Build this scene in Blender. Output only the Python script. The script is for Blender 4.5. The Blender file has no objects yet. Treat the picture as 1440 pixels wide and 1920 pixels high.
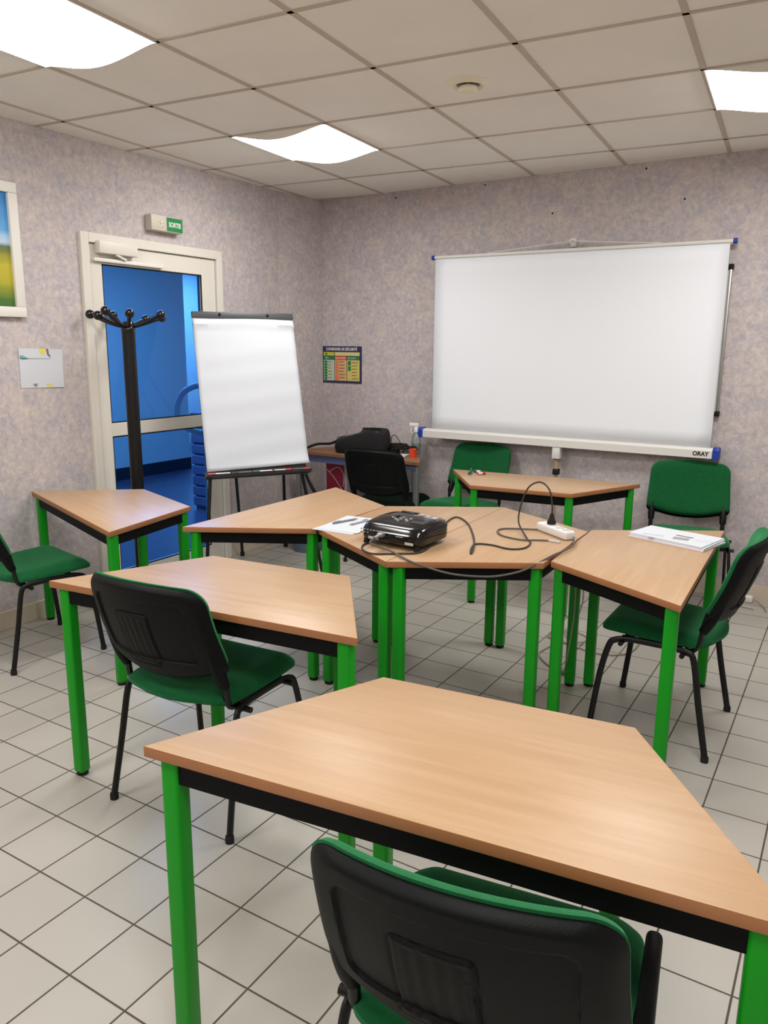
import bpy, bmesh, math, random
from mathutils import Vector, Matrix
random.seed(7)
PI = math.pi
S = bpy.context.scene
COL = S.collection

# ------------------------------------------------------------ camera
CAMP = Vector((4.0568, -5.1878, 1.54))
RW = [(0.8525196, 0.5226290, 0.0083149), (0.1169496, -0.1752171, -0.9775591), (-0.5094439, 0.8343607, -0.2104972)]
FPX = 1449.38
cam = bpy.data.cameras.new('camera'); co = bpy.data.objects.new('camera', cam); COL.objects.link(co)
r, d, f = [Vector(v) for v in RW]
M = Matrix(((r.x, -d.x, -f.x, CAMP.x), (r.y, -d.y, -f.y, CAMP.y), (r.z, -d.z, -f.z, CAMP.z), (0, 0, 0, 1)))
co.matrix_world = M
cam.sensor_fit = 'VERTICAL'; cam.sensor_height = 24; cam.lens = FPX * 24 / 1920
cam.clip_start = 0.05
S.camera = co
# ------------------------------------------------------------ world, exposure, lamp strength
W = bpy.data.worlds.new('world'); S.world = W; W.use_nodes = True
W.node_tree.nodes['Background'].inputs[0].default_value = (0.9, 0.9, 1, 1)
W.node_tree.nodes['Background'].inputs[1].default_value = 0.15
S.view_settings.view_transform = 'Standard'; S.view_settings.look = 'None'
S.view_settings.gamma = 1; S.view_settings.use_curve_mapping = False
S.view_settings.exposure = 0.0
LAMP = 22.0
LAMPCOL = (1.0, 0.98, 0.955)
HALL = 44.0
H = 2.65

def ray(x, y):
    a, b = (x - 720) / FPX, (y - 960) / FPX
    return r * a + d * b + f
def onz(x, y, z):
    v = ray(x, y); return CAMP + v * ((z - CAMP.z) / v.z)

# ------------------------------------------------------------ materials
def lin(c):
    return tuple(((v / 255) / 12.92 if v / 255 <= .04045 else ((v / 255 + .055) / 1.055) ** 2.4) for v in c) + (1,)
def mat(name, rgb, rough=.6, metal=0., spec=.5, bump=None, vary=None, emit=None, trans=None, coat=0):
    m = bpy.data.materials.new(name); m.use_nodes = True
    nt = m.node_tree; b = nt.nodes['Principled BSDF']
    b.inputs['Base Color'].default_value = lin(rgb)
    b.inputs['Roughness'].default_value = rough
    b.inputs['Metallic'].default_value = metal
    b.inputs['Specular IOR Level'].default_value = spec
    b.inputs['Coat Weight'].default_value = coat
    if emit:
        b.inputs['Emission Color'].default_value = (*LAMPCOL, 1); b.inputs['Emission Strength'].default_value = emit
    if trans is not None:
        b.inputs['Transmission Weight'].default_value = trans
    tc = nt.nodes.new('ShaderNodeTexCoord')
    if vary:   # (scale, amount)
        n = nt.nodes.new('ShaderNodeTexNoise'); n.inputs['Scale'].default_value = vary[0]; n.inputs['Detail'].default_value = 4
        nt.links.new(tc.outputs['Object'], n.inputs['Vector'])
        h = nt.nodes.new('ShaderNodeMapRange'); h.inputs[1].default_value = .3; h.inputs[2].default_value = .7
        h.inputs[3].default_value = 1 - vary[1]; h.inputs[4].default_value = 1 + vary[1]
        nt.links.new(n.outputs['Fac'], h.inputs[0])
        mx = nt.nodes.new('ShaderNodeVectorMath'); mx.operation = 'SCALE'; mx.inputs[0].default_value = lin(rgb)[:3]
        nt.links.new(h.outputs[0], mx.inputs['Scale']); nt.links.new(mx.outputs[0], b.inputs['Base Color'])
    if bump:
        n = nt.nodes.new('ShaderNodeTexNoise'); n.inputs['Scale'].default_value = bump[0]; n.inputs['Detail'].default_value = 3
        nt.links.new(tc.outputs['Object'], n.inputs['Vector'])
        bp = nt.nodes.new('ShaderNodeBump'); bp.inputs['Strength'].default_value = bump[1]; bp.inputs['Distance'].default_value = .002
        nt.links.new(n.outputs['Fac'], bp.inputs['Height']); nt.links.new(bp.outputs[0], b.inputs['Normal'])
    return m
def ramp(nt, stops, interp='LINEAR'):
    n = nt.nodes.new('ShaderNodeValToRGB'); n.color_ramp.interpolation = interp
    e = n.color_ramp.elements
    while len(e) < len(stops): e.new(.5)
    for k, (p, c) in enumerate(stops): e[k].position = p; e[k].color = lin(c)
    return n

def wallpaper():
    m = bpy.data.materials.new('wallpaper'); m.use_nodes = True; nt = m.node_tree; b = nt.nodes['Principled BSDF']
    b.inputs['Roughness'].default_value = .85; b.inputs['Specular IOR Level'].default_value = .2
    g = nt.nodes.new('ShaderNodeNewGeometry')
    def noise(scale, det, rough=.6, dist=0.):
        n = nt.nodes.new('ShaderNodeTexNoise'); n.inputs['Scale'].default_value = scale; n.inputs['Detail'].default_value = det
        n.inputs['Roughness'].default_value = rough; n.inputs['Distortion'].default_value = dist
        nt.links.new(g.outputs['Position'], n.inputs['Vector']); return n
    n1 = noise(9, 6, .68, .8); n2 = noise(34, 4, .7, .5); n3 = noise(95, 2)
    r1 = ramp(nt, [(.28, (168, 165, 176)), (.45, (183, 175, 178)), (.58, (202, 189, 183)), (.72, (209, 194, 184))])
    r2 = ramp(nt, [(.30, (150, 148, 163)), (.5, (188, 180, 180)), (.68, (222, 209, 201))])
    nt.links.new(n1.outputs['Fac'], r1.inputs[0]); nt.links.new(n2.outputs['Fac'], r2.inputs[0])
    mx = nt.nodes.new('ShaderNodeMix'); mx.data_type = 'RGBA'; mx.inputs[0].default_value = .5
    nt.links.new(r1.outputs[0], mx.inputs[6]); nt.links.new(r2.outputs[0], mx.inputs[7])
    nt.links.new(mx.outputs[2], b.inputs['Base Color'])
    bp = nt.nodes.new('ShaderNodeBump'); bp.inputs['Strength'].default_value = .25; bp.inputs['Distance'].default_value = .003
    nt.links.new(n3.outputs['Fac'], bp.inputs['Height']); nt.links.new(bp.outputs[0], b.inputs['Normal'])
    return m
def grid_mat(name, size, ox, oy, rot, half, tile, line, rough, vary, bump=.4, spec=.5):
    """square tile grid on world XY: size, origin, rotation, half line width"""
    m = bpy.data.materials.new(name); m.use_nodes = True; nt = m.node_tree; b = nt.nodes['Principled BSDF']
    L = nt.links.new
    g = nt.nodes.new('ShaderNodeNewGeometry')
    mp = nt.nodes.new('ShaderNodeMapping'); mp.vector_type = 'TEXTURE'
    mp.inputs['Location'].default_value = (ox, oy, 0); mp.inputs['Rotation'].default_value = (0, 0, rot)
    mp.inputs['Scale'].default_value = (size, size, 1)
    L(g.outputs['Position'], mp.inputs[0])
    sep = nt.nodes.new('ShaderNodeSeparateXYZ'); L(mp.outputs[0], sep.inputs[0])
    ds = []
    for ax in (0, 1):
        pp = nt.nodes.new('ShaderNodeMath'); pp.operation = 'PINGPONG'; pp.inputs[1].default_value = .5
        L(sep.outputs[ax], pp.inputs[0]); ds.append(pp)
    mn = nt.nodes.new('ShaderNodeMath'); mn.operation = 'MINIMUM'; L(ds[0].outputs[0], mn.inputs[0]); L(ds[1].outputs[0], mn.inputs[1])
    mr = nt.nodes.new('ShaderNodeMapRange'); mr.inputs[1].default_value = half / size * .75; mr.inputs[2].default_value = half / size * 1.25
    L(mn.outputs[0], mr.inputs[0])
    # tone of each tile
    fl = nt.nodes.new('ShaderNodeVectorMath'); fl.operation = 'FLOOR'; L(mp.outputs[0], fl.inputs[0])
    wn = nt.nodes.new('ShaderNodeTexWhiteNoise'); wn.noise_dimensions = '2D'; L(fl.outputs[0], wn.inputs['Vector'])
    n = nt.nodes.new('ShaderNodeTexNoise'); n.inputs['Scale'].default_value = 7; n.inputs['Detail'].default_value = 4; L(g.outputs['Position'], n.inputs['Vector'])
    a = nt.nodes.new('ShaderNodeMath'); a.operation = 'ADD'; L(wn.outputs['Value'], a.inputs[0]); L(n.outputs['Fac'], a.inputs[1])
    v = nt.nodes.new('ShaderNodeMapRange'); v.inputs[1].default_value = 0; v.inputs[2].default_value = 2; v.inputs[3].default_value = 1 - vary; v.inputs[4].default_value = 1 + vary
    L(a.outputs[0], v.inputs[0])
    sc = nt.nodes.new('ShaderNodeVectorMath'); sc.operation = 'SCALE'; sc.inputs[0].default_value = lin(tile)[:3]; L(v.outputs[0], sc.inputs['Scale'])
    mx = nt.nodes.new('ShaderNodeMix'); mx.data_type = 'RGBA'; mx.inputs[6].default_value = lin(line)
    L(mr.outputs[0], mx.inputs[0]); L(sc.outputs[0], mx.inputs[7]); L(mx.outputs[2], b.inputs['Base Color'])
    rr = nt.nodes.new('ShaderNodeMapRange'); rr.inputs[3].default_value = .9; rr.inputs[4].default_value = rough; L(mr.outputs[0], rr.inputs[0]); L(rr.outputs[0], b.inputs['Roughness'])
    b.inputs['Specular IOR Level'].default_value = spec
    bp = nt.nodes.new('ShaderNodeBump'); bp.inputs['Strength'].default_value = bump; bp.inputs['Distance'].default_value = .002
    L(mr.outputs[0], bp.inputs['Height']); L(bp.outputs[0], b.inputs['Normal'])
    return m
def wood(name, c1, c2, c3, rough=.38, spec=.5, sc=(1.6, 22, 8)):
    m = bpy.data.materials.new(name); m.use_nodes = True; nt = m.node_tree; b = nt.nodes['Principled BSDF']
    tc = nt.nodes.new('ShaderNodeTexCoord'); mp = nt.nodes.new('ShaderNodeMapping'); mp.inputs['Scale'].default_value = sc
    nt.links.new(tc.outputs['Object'], mp.inputs[0])
    n = nt.nodes.new('ShaderNodeTexNoise'); n.inputs['Scale'].default_value = 1.6; n.inputs['Detail'].default_value = 6; n.inputs['Roughness'].default_value = .62; n.inputs['Distortion'].default_value = .4
    nt.links.new(mp.outputs[0], n.inputs['Vector'])
    r1 = ramp(nt, [(.30, c1), (.5, c2), (.70, c3)]); nt.links.new(n.outputs['Fac'], r1.inputs[0]); nt.links.new(r1.outputs[0], b.inputs['Base Color'])
    b.inputs['Roughness'].default_value = rough; b.inputs['Specular IOR Level'].default_value = spec
    return m
def fabric(name, c, sheen=.3):
    m = mat(name, c, .95, spec=.15, bump=(420, .5), vary=(60, .10))
    b = m.node_tree.nodes['Principled BSDF']
    b.inputs['Sheen Weight'].default_value = sheen; b.inputs['Sheen Roughness'].default_value = .5
    b.inputs['Sheen Tint'].default_value = lin((120, 220, 160))
    return m

GA = math.radians(4.2)     # ceiling grid turned against the walls
def G(c_, r_):
    x, y = .6 * c_, -.6 * r_
    return Vector((x * math.cos(GA) - y * math.sin(GA) + .23, x * math.sin(GA) + y * math.cos(GA), H))

M_wall = wallpaper()
M_floor = grid_mat('floor tiles', .20233, 1.9346, -3.9898, 0, .0026, (177, 173, 164), (80, 72, 63), .36, .05, .5, .45)
M_ceil = mat('ceiling tile', (243, 239, 232), .95, spec=.1, bump=(260, .5), vary=(3.0, .02))
M_tbar = mat('ceiling bar', (196, 184, 170), .6, spec=.3)
M_skirt = mat('skirting tile', (205, 192, 172), .5, vary=(8, .05))
M_wood = wood('beech laminate', (175, 141, 105), (181, 147, 111), (188, 155, 121), .36, .5)
M_woodedge = mat('beech edge band', (162, 108, 68), .45, vary=(12, .05))
M_deskwood = wood('desk wood', (122, 86, 58), (138, 98, 68), (152, 110, 78), .45)
M_green = mat('bright green paint', (6, 146, 18), .42, spec=.35)
M_black = mat('black metal paint', (5, 5, 6), .42, spec=.4)
M_apron = mat('black apron paint', (6, 7, 8), .6, spec=.15)
M_plastic = mat('black shell plastic', (8, 10, 11), .52, spec=.16, bump=(500, .25))
M_rubber = mat('black rubber', (7, 7, 7), .8)
M_fab = fabric('green fabric', (18, 84, 44), .45)
M_fab2 = fabric('light green fabric', (34, 128, 78))
M_fabd = fabric('black green fabric', (6, 22, 15), .0)
M_white = mat('white paint', (225, 222, 214), .5)
M_frame = mat('cream lacquer', (218, 213, 202), .45)
M_screen = mat('screen fabric', (238, 242, 248), .95, spec=.1)
M_case = mat('case white', (222, 220, 215), .4)
M_blue = mat('blue plastic', (26, 60, 160), .35)
M_paper = mat('paper', (204, 208, 214), .9, spec=.1)
M_paper2 = mat('paper warm', (214, 206, 208), .9, spec=.1)
M_grey = mat('dark grey metal', (60, 64, 66), .45)
M_steel = mat('grey steel', (150, 152, 150), .35, .6)
M_alu = mat('aluminium', (175, 175, 172), .35, .7)
M_gloss = mat('glossy black', (6, 6, 7), .16, spec=.5, coat=.15)
M_red = mat('red plastic', (205, 30, 45), .4)
M_orange = mat('orange plastic', (235, 72, 30), .45)
M_sgreen = mat('sign green', (10, 128, 66), .5)
M_cream = mat('cream plastic', (236, 230, 206), .5)
M_beige = mat('beige plastic', (196, 188, 172), .5)
M_lcable = mat('pale cable', (150, 142, 130), .6)
M_dcable = mat('dark cable', (42, 38, 36), .5)
M_gcable = mat('grey cable', (84, 80, 76), .5)
M_whitep = mat('white plastic', (226, 224, 220), .35)
M_bin = mat('blue grey plastic', (98, 112, 130), .5)
M_bag = mat('black nylon', (5, 5, 7), .85, bump=(300, .6))
M_gel = mat('green gel', (150, 190, 170), .15, trans=.7)
M_clear = mat('clear plastic', (215, 225, 225), .1, trans=.85)
M_marker = mat('marker barrel', (190, 190, 188), .4)
M_dgreen = mat('dark green plastic', (20, 90, 66), .4)
M_apron2 = mat('blue grey apron', (92, 100, 140), .5)
M_dif = mat('lamp diffuser', (255, 255, 255), .5, emit=LAMP)
M_hall = mat('hall wall paint', (205, 208, 212), .8)
M_hallb = mat('hall dark skirting', (26, 28, 48), .5)
M_hallf = mat('hall floor', (84, 80, 104), .3)
M_pen = mat('pen grey', (128, 130, 140), .5)
M_pen2 = mat('pen pale grey', (170, 172, 180), .5)
M_ink = mat('printed ink', (60, 60, 66), .8)
M_inkl = mat('pale printed ink', (150, 150, 156), .8)
M_vent = mat('valve inside', (110, 100, 78), .6)

def glassblue():
    m = bpy.data.materials.new('blue glass'); m.use_nodes = True; nt = m.node_tree; nt.nodes.remove(nt.nodes['Principled BSDF'])
    o = nt.nodes['Material Output']; t = nt.nodes.new('ShaderNodeBsdfTransparent'); t.inputs[0].default_value = (.06, .25, .66, 1)
    g = nt.nodes.new('ShaderNodeBsdfGlossy'); g.inputs['Roughness'].default_value = .03; g.inputs[0].default_value = (.8, .85, 1, 1)
    fr = nt.nodes.new('ShaderNodeFresnel'); fr.inputs[0].default_value = 1.18
    x = nt.nodes.new('ShaderNodeMixShader'); nt.links.new(fr.outputs[0], x.inputs[0]); nt.links.new(t.outputs[0], x.inputs[1]); nt.links.new(g.outputs[0], x.inputs[2])
    nt.links.new(x.outputs[0], o.inputs[0]); return m
M_glass = glassblue()

def picmat():
    m = bpy.data.materials.new('landscape print'); m.use_nodes = True; nt = m.node_tree; b = nt.nodes['Principled BSDF']
    tc = nt.nodes.new('ShaderNodeTexCoord'); n = nt.nodes.new('ShaderNodeTexNoise'); n.inputs['Scale'].default_value = 5; n.inputs['Detail'].default_value = 5
    mp = nt.nodes.new('ShaderNodeMapping'); mp.inputs['Scale'].default_value = (1, .6, 4)
    nt.links.new(tc.outputs['Object'], mp.inputs[0]); nt.links.new(mp.outputs[0], n.inputs['Vector'])
    s = nt.nodes.new('ShaderNodeSeparateXYZ'); nt.links.new(tc.outputs['Object'], s.inputs[0])
    ma = nt.nodes.new('ShaderNodeMath'); ma.operation = 'MULTIPLY_ADD'; ma.inputs[1].default_value = .12; nt.links.new(n.outputs['Fac'], ma.inputs[0])
    # object z runs -.3 .. .3
    mr = nt.nodes.new('ShaderNodeMapRange'); mr.inputs[1].default_value = -.3; mr.inputs[2].default_value = .3; nt.links.new(s.outputs[2], mr.inputs[0])
    nt.links.new(mr.outputs[0], ma.inputs[2])
    rp = ramp(nt, [(.0, (52, 92, 44)), (.16, (70, 110, 40)), (.28, (168, 162, 40)), (.42, (186, 172, 44)), (.54, (120, 124, 40)), (.60, (86, 110, 70)), (.645, (180, 205, 225)), (.72, (90, 160, 215)), (1, (30, 120, 190))])
    nt.links.new(ma.outputs[0], rp.inputs[0]); nt.links.new(rp.outputs[0], b.inputs['Base Color']); b.inputs['Roughness'].default_value = .4
    return m
M_pic = picmat()

# ------------------------------------------------------------ mesh helpers
def catmull(pts, n=6):
    P = [Vector(p) for p in pts]
    if len(P) < 3: return P
    out = []
    for i in range(len(P) - 1):
        a = P[i - 1] if i else P[0] * 2 - P[1]
        b, c = P[i], P[i + 1]
        e = P[i + 2] if i + 2 < len(P) else P[-1] * 2 - P[-2]
        for k in range(n):
            t = k / n
            out.append(.5 * ((2 * b) + (c - a) * t + (2 * a - 5 * b + 4 * c - e) * t * t + (3 * b - a - 3 * c + e) * t ** 3))
    out.append(P[-1]); return out
class MB:
    def __init__(s): s.bm = bmesh.new()
    def box(s, x0, x1, y0, y1, z0, z1, bev=0, seg=2, M=None):
        g = bmesh.ops.create_cube(s.bm, size=1); vs = g['verts']
        for v in vs: v.co = Vector(((x0 + x1) / 2 + v.co.x * (x1 - x0), (y0 + y1) / 2 + v.co.y * (y1 - y0), (z0 + z1) / 2 + v.co.z * (z1 - z0)))
        if bev:
            es = list({e for v in vs for e in v.link_edges})
            g = bmesh.ops.bevel(s.bm, geom=es, offset=bev, segments=seg, affect='EDGES', profile=.5)
            vs = list({v for fa in g['faces'] for v in fa.verts} | {v for v in vs if v.is_valid})
        if M is not None:
            for v in vs: v.co = M @ v.co
        return s
    def prism(s, poly, z0, z1, bev=0, seg=2, M=None):
        a = [s.bm.verts.new((x, y, z0)) for x, y in poly]; b = [s.bm.verts.new((x, y, z1)) for x, y in poly]
        n = len(poly); fs = [s.bm.faces.new(a[::-1]), s.bm.faces.new(b)]
        for i in range(n): fs.append(s.bm.faces.new((a[i], a[(i + 1) % n], b[(i + 1) % n], b[i])))
        vs = a + b
        if bev:
            es = list({e for fa in fs[:2] for e in fa.edges})
            g = bmesh.ops.bevel(s.bm, geom=es, offset=bev, segments=seg, affect='EDGES', profile=.5)
            vs = list({v for fa in g['faces'] for v in fa.verts} | {v for v in vs if v.is_valid})
        if M is not None:
            for v in vs: v.co = M @ v.co
        return s
    def tube(s, pts, rad, n=10, smooth=6, rad2=None, square=False):
        P = catmull(pts, smooth) if smooth else [Vector(p) for p in pts]
        N = len(P); rings = []
        T0 = (P[1] - P[0]).normalized(); up = Vector((0, 0, 1)) if abs(T0.z) < .9 else Vector((1, 0, 0))
        U = T0.cross(up).normalized()
        for i in range(N):
            T = (P[min(i + 1, N - 1)] - P[max(i - 1, 0)]).normalized()
            U = (U - T * U.dot(T)).normalized(); V = T.cross(U)
            rr = rad(i / (N - 1)) if callable(rad) else rad; r2 = rad2 if rad2 else rr
            rings.append([s.bm.verts.new(P[i] + U * math.cos(2 * PI * k / n + (PI / 4 if square else 0)) * rr + V * math.sin(2 * PI * k / n + (PI / 4 if square else 0)) * r2) for k in range(n)])
        for i in range(N - 1):
            for k in range(n): s.bm.faces.new((rings[i][k], rings[i][(k + 1) % n], rings[i + 1][(k + 1) % n], rings[i + 1][k]))
        s.bm.faces.new(rings[0][::-1]); s.bm.faces.new(rings[-1])
        return s
    def lathe(s, prof, c=(0, 0, 0), n=28, M=None):
        rings = []
        allv = []
        for (rr, z) in prof:
            if rr < 1e-5: ring = [s.bm.verts.new((c[0], c[1], c[2] + z))]
            else: ring = [s.bm.verts.new((c[0] + rr * math.cos(2 * PI * k / n), c[1] + rr * math.sin(2 * PI * k / n), c[2] + z)) for k in range(n)]
            rings.append(ring); allv += ring
        for a, b in zip(rings, rings[1:]):
            for k in range(n):
                q = [a[k % len(a)], a[(k + 1) % len(a)], b[(k + 1) % len(b)], b[k % len(b)]]
                u = []
                for v in q:
                    if v not in u: u.append(v)
                if len(u) > 2: s.bm.faces.new(u)
        if M is not None:
            for v in allv: v.co = M @ v.co
        return s
    def ball(s, c, rad, sub=3, sc=(1, 1, 1)):
        g = bmesh.ops.create_icosphere(s.bm, subdivisions=sub, radius=rad)
        for v in g['verts']: v.co = Vector((v.co.x * sc[0], v.co.y * sc[1], v.co.z * sc[2])) + Vector(c)
        return s
    def quad(s, a, b, c, e): s.bm.faces.new([s.bm.verts.new(v) for v in (a, b, c, e)]); return s
    def grid(s, fn, nu, nv, closeu=False):
        R = [[s.bm.verts.new(fn(i, j)) for i in range(nu)] for j in range(nv)]
        for j in range(nv - 1):
            for i in range(nu if closeu else nu - 1):
                s.bm.faces.new((R[j][i], R[j][(i + 1) % nu], R[j + 1][(i + 1) % nu], R[j + 1][i]))
        return R
    def build(s, name, m, parent=None, smooth=True, ang=35):
        bmesh.ops.recalc_face_normals(s.bm, faces=s.bm.faces)
        me = bpy.data.meshes.new(name); s.bm.to_mesh(me); s.bm.free()
        for mm in (m if isinstance(m, (list, tuple)) else [m]): me.materials.append(mm)
        if smooth:
            me.polygons.foreach_set('use_smooth', [True] * len(me.polygons))
            me.set_sharp_from_angle(angle=math.radians(ang))
        o = bpy.data.objects.new(name, me); COL.objects.link(o)
        if parent: o.parent = parent
        return o
def tag(o, label, cat, group=None, kind=None):
    o['label'] = label; o['category'] = cat
    if group: o['group'] = group
    if kind: o['kind'] = kind
    return o
def thing(name, label, cat, loc=(0, 0, 0), rz=0, group=None):
    o = bpy.data.objects.new(name, None); COL.objects.link(o); o.location = loc; o.rotation_euler = (0, 0, rz); o.empty_display_size = .1
    return tag(o, label, cat, group)
def struct(o): o['kind'] = 'structure'; return o
def dup(root, loc, rz, label, group=None):
    q = root.copy(); COL.objects.link(q); q.location = loc; q.rotation_euler = (0, 0, rz); q['label'] = label
    if group: q['group'] = group
    for ch in list(root.children):
        c = ch.copy(); COL.objects.link(c); c.parent = q
        for g in ch.children:
            e = g.copy(); COL.objects.link(e); e.parent = c
    return q
def text(name, body, size, m, parent, loc, rot, ext=.0006, sx=1, align='LEFT', bold=0):
    cu = bpy.data.curves.new(name, 'FONT'); cu.body = body; cu.size = size; cu.extrude = ext; cu.align_x = align; cu.offset = bold
    t = bpy.data.objects.new(name + '_tmp', cu); COL.objects.link(t)
    dg = bpy.context.evaluated_depsgraph_get(); me = bpy.data.meshes.new_from_object(t.evaluated_get(dg))
    bpy.data.objects.remove(t); me.materials.clear(); me.materials.append(m)
    o = bpy.data.objects.new(name, me); COL.objects.link(o); o.parent = parent; o.location = loc; o.rotation_euler = rot; o.scale = (sx, 1, 1)
    return o

# ------------------------------------------------------------ room shell
XL, XR, YF = .2, 5.6, -8.2
def yb(x): return .053 - .028 * x        # back wall is a little off square
b = MB(); b.box(-.05, XR + .15, YF - .15, .3, -.12, 0); struct(b.build('floor', M_floor, smooth=False))
b = MB(); b.box(-.05, XR + .15, YF - .15, .3, H, H + .12); struct(b.build('ceiling', M_ceil, smooth=False))
# the white T bars of the suspended ceiling, proud of the tiles
b = MB()
def bar(a, c, w=.012, t=.004):
    dv = (c - a).normalized(); nv = Vector((-dv.y, dv.x, 0)) * w
    a1, a2, c1, c2 = a - nv, a + nv, c - nv, c + nv
    lo = [b.bm.verts.new((v.x, v.y, H - t)) for v in (a1, c1, c2, a2)]; hi = [b.bm.verts.new((v.x, v.y, H + .001)) for v in (a1, c1, c2, a2)]
    b.bm.faces.new(lo)
    for i in range(4): b.bm.faces.new((lo[i], lo[(i + 1) % 4], hi[(i + 1) % 4], hi[i]))
def clip(a, c):
    # clip segment to the room rectangle
    x0, x1, y0, y1 = XL, XR, YF, .04
    t0, t1 = 0., 1.; dx, dy = c.x - a.x, c.y - a.y
    for p_, q_ in ((-dx, a.x - x0), (dx, x1 - a.x), (-dy, a.y - y0), (dy, y1 - a.y)):
        if abs(p_) < 1e-9:
            if q_ < 0: return None
            continue
        t = q_ / p_
        if p_ < 0: t0 = max(t0, t)
        else: t1 = min(t1, t)
    return (a + (c - a) * t0, a + (c - a) * t1) if t0 < t1 else None
for cc in range(-2, 12):
    s_ = clip(G(cc, -2), G(cc, 16))
    if s_: bar(*s_, w=.0115)
for rr_ in range(-1, 16):
    s_ = clip(G(-3, rr_), G(12, rr_))
    if s_: bar(*s_, w=.010)
struct(b.build('trim_1', M_tbar, smooth=False))
# walls
b = MB()
b.box(XL - .15, XL, YF - .15, -2.17, 0, H).box(XL - .15, XL, -1.08, -.42, 0, H).box(XL - .15, XL, -2.17, -1.08, 2.13, H)
b.prism([(XL - .15, -.42), (XL, -.42), (.27, yb(.27)), (.12, .2), (XL - .15, .2)], 0, H)
struct(b.build('wall_left', M_wall, smooth=False))
b = MB(); b.prism([(.1, yb(.1)), (XR + .15, yb(XR + .15)), (XR + .15, .3), (.1, .3)], 0, H); struct(b.build('wall_back', M_wall, smooth=False))
b = MB(); b.box(XR, XR + .15, YF, yb(XR) , 0, H); struct(b.build('wall_right', M_wall, smooth=False))
b = MB(); b.box(XL - .15, XR + .15, YF - .15, YF, 0, H); struct(b.build('wall_front', M_wall, smooth=False))
sk = .105
b = MB(); b.box(XL, XL + .012, YF, -2.2, 0, sk, .003).box(XL, XL + .012, -1.05, -.42, 0, sk, .003); struct(b.build('baseboard_left', M_skirt, smooth=False))
b = MB(); b.prism([(.28, yb(.28)), (.28, yb(.28) - .012), (XR, yb(XR) - .012), (XR, yb(XR))], 0, sk); struct(b.build('baseboard_back', M_skirt, smooth=False))

# hall behind the glass door
b = MB(); b.box(-5.0, -.05, -4.5, 5.0, -.12, -.001); struct(b.build('floor_hall', M_hallf, smooth=False))
b = MB(); b.box(-3.25, -3.1, -4.5, 1.82, 0, 2.7); struct(b.build('wall_hall_far', M_hall, smooth=False))
b = MB(); b.box(-5.0, -3.25, 1.67, 1.82, 0, 2.7).box(-5.1, -5.0, 1.67, 5, 0, 2.7); struct(b.build('wall_hall_recess', M_hall, smooth=False))
b = MB(); b.box(-5.0, -.05, 5, 5.15, 0, 2.7).box(.0, .05, .3, 5, 0, 2.7); struct(b.build('wall_hall_end', M_hall, smooth=False))
b = MB(); b.box(-3.25, .05, -4.65, -4.5, 0, 2.7); struct(b.build('wall_hall_near', M_hall, smooth=False))
b = MB(); b.box(-5.1, .05, -4.65, 5.15, 2.7, 2.8); struct(b.build('ceiling_hall', M_hall, smooth=False))
b = MB(); b.box(-3.1, -3.085, -4.5, 1.82, 0, .14); struct(b.build('baseboard_hall', M_hallb, smooth=False))
# slatted column seen at the right edge of the glass
b = MB()
for k in range(9): b.box(-1.28, -.93, .05, .38, .03 + k * .1, .03 + k * .1 + .088, .01)
b.box(-1.26, -.95, .07, .36, 0, .92)
tag(b.build('slatted_cabinet', mat('slat lilac', (118, 116, 150), .6), smooth=False), 'pale slatted column standing in the hall behind the blue glass door', 'cabinet')
hl = thing('hall_fill_light', 'unseen fill light added to brighten the hall behind the glass door', 'light', (-1.35, -.5, 2.70))  # out of view, added so the hall reads bright through the glass
b = MB(); b.box(-.3, .3, -.9, .9, -.05, 0); b.build('housing', M_white, hl, smooth=False)
b = MB(); b.box(-.28, .28, -.88, .88, -.058, -.051)
M_hd = mat('hall fill diffuser', (255, 255, 255), .5, emit=HALL); b.build('diffuser', M_hd, hl, smooth=False)

dup(hl, (-4.1, 3.3, 2.70), 0, 'unseen fill light added to brighten the far recess of the hall, beyond the wall corner')  # second added fill lamp, lightens the recess strip beyond the corner
# ------------------------------------------------------------ glazed door
door = bpy.data.objects.new('door_1', None); COL.objects.link(door); door['kind'] = 'structure'; door.location = (XL, -1.62, 0)
Y0, Y1 = -2.195 + 1.62, -1.056 + 1.62
b = MB()
b.box(-.15, .022, Y0, Y0 + .055, 0, 2.155, .004).box(-.15, .022, Y1 - .055, Y1, 0, 2.155, .004).box(-.15, .022, Y0 + .055, Y1 - .055, 2.10, 2.155, .004)
b.build('door_frame', M_frame, door, smooth=False)
b = MB(); ya, yz = Y0 + .058, Y1 - .058
b.box(-.045, .004, ya, ya + .09, .012, 2.097, .004).box(-.045, .004, yz - .125, yz, .012, 2.097, .004)
b.box(-.045, .004, ya + .09, yz - .125, 1.99, 2.097, .003).box(-.045, .004, ya + .09, yz - .125, .985, 1.065, .003).box(-.045, .004, ya + .09, yz - .125, .012, .13, .003)
leaf = b.build('door_leaf', M_frame, door, smooth=False)
b = MB(); g0, g1 = ya + .09, yz - .125
for z0, z1 in ((.13, .985), (1.065, 1.99)):
    b.box(-.006, -.001, g0, g0 + .008, z0, z1).box(-.006, -.001, g1 - .008, g1, z0, z1).box(-.006, -.001, g0, g1, z0, z0 + .008).box(-.006, -.001, g0, g1, z1 - .008, z1)
b.build('glazing_seal', M_rubber, leaf, smooth=False)
for z0, z1, nm in ((.13, .985, 'glass_pane'), (1.065, 1.99, 'glass_pane')):
    b = MB(); b.quad((-.02, g0, z0), (-.02, g1, z0), (-.02, g1, z1), (-.02, g0, z1)); b.build(nm, M_glass, leaf, smooth=False)
b = MB(); hy = g1 - .00
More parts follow.
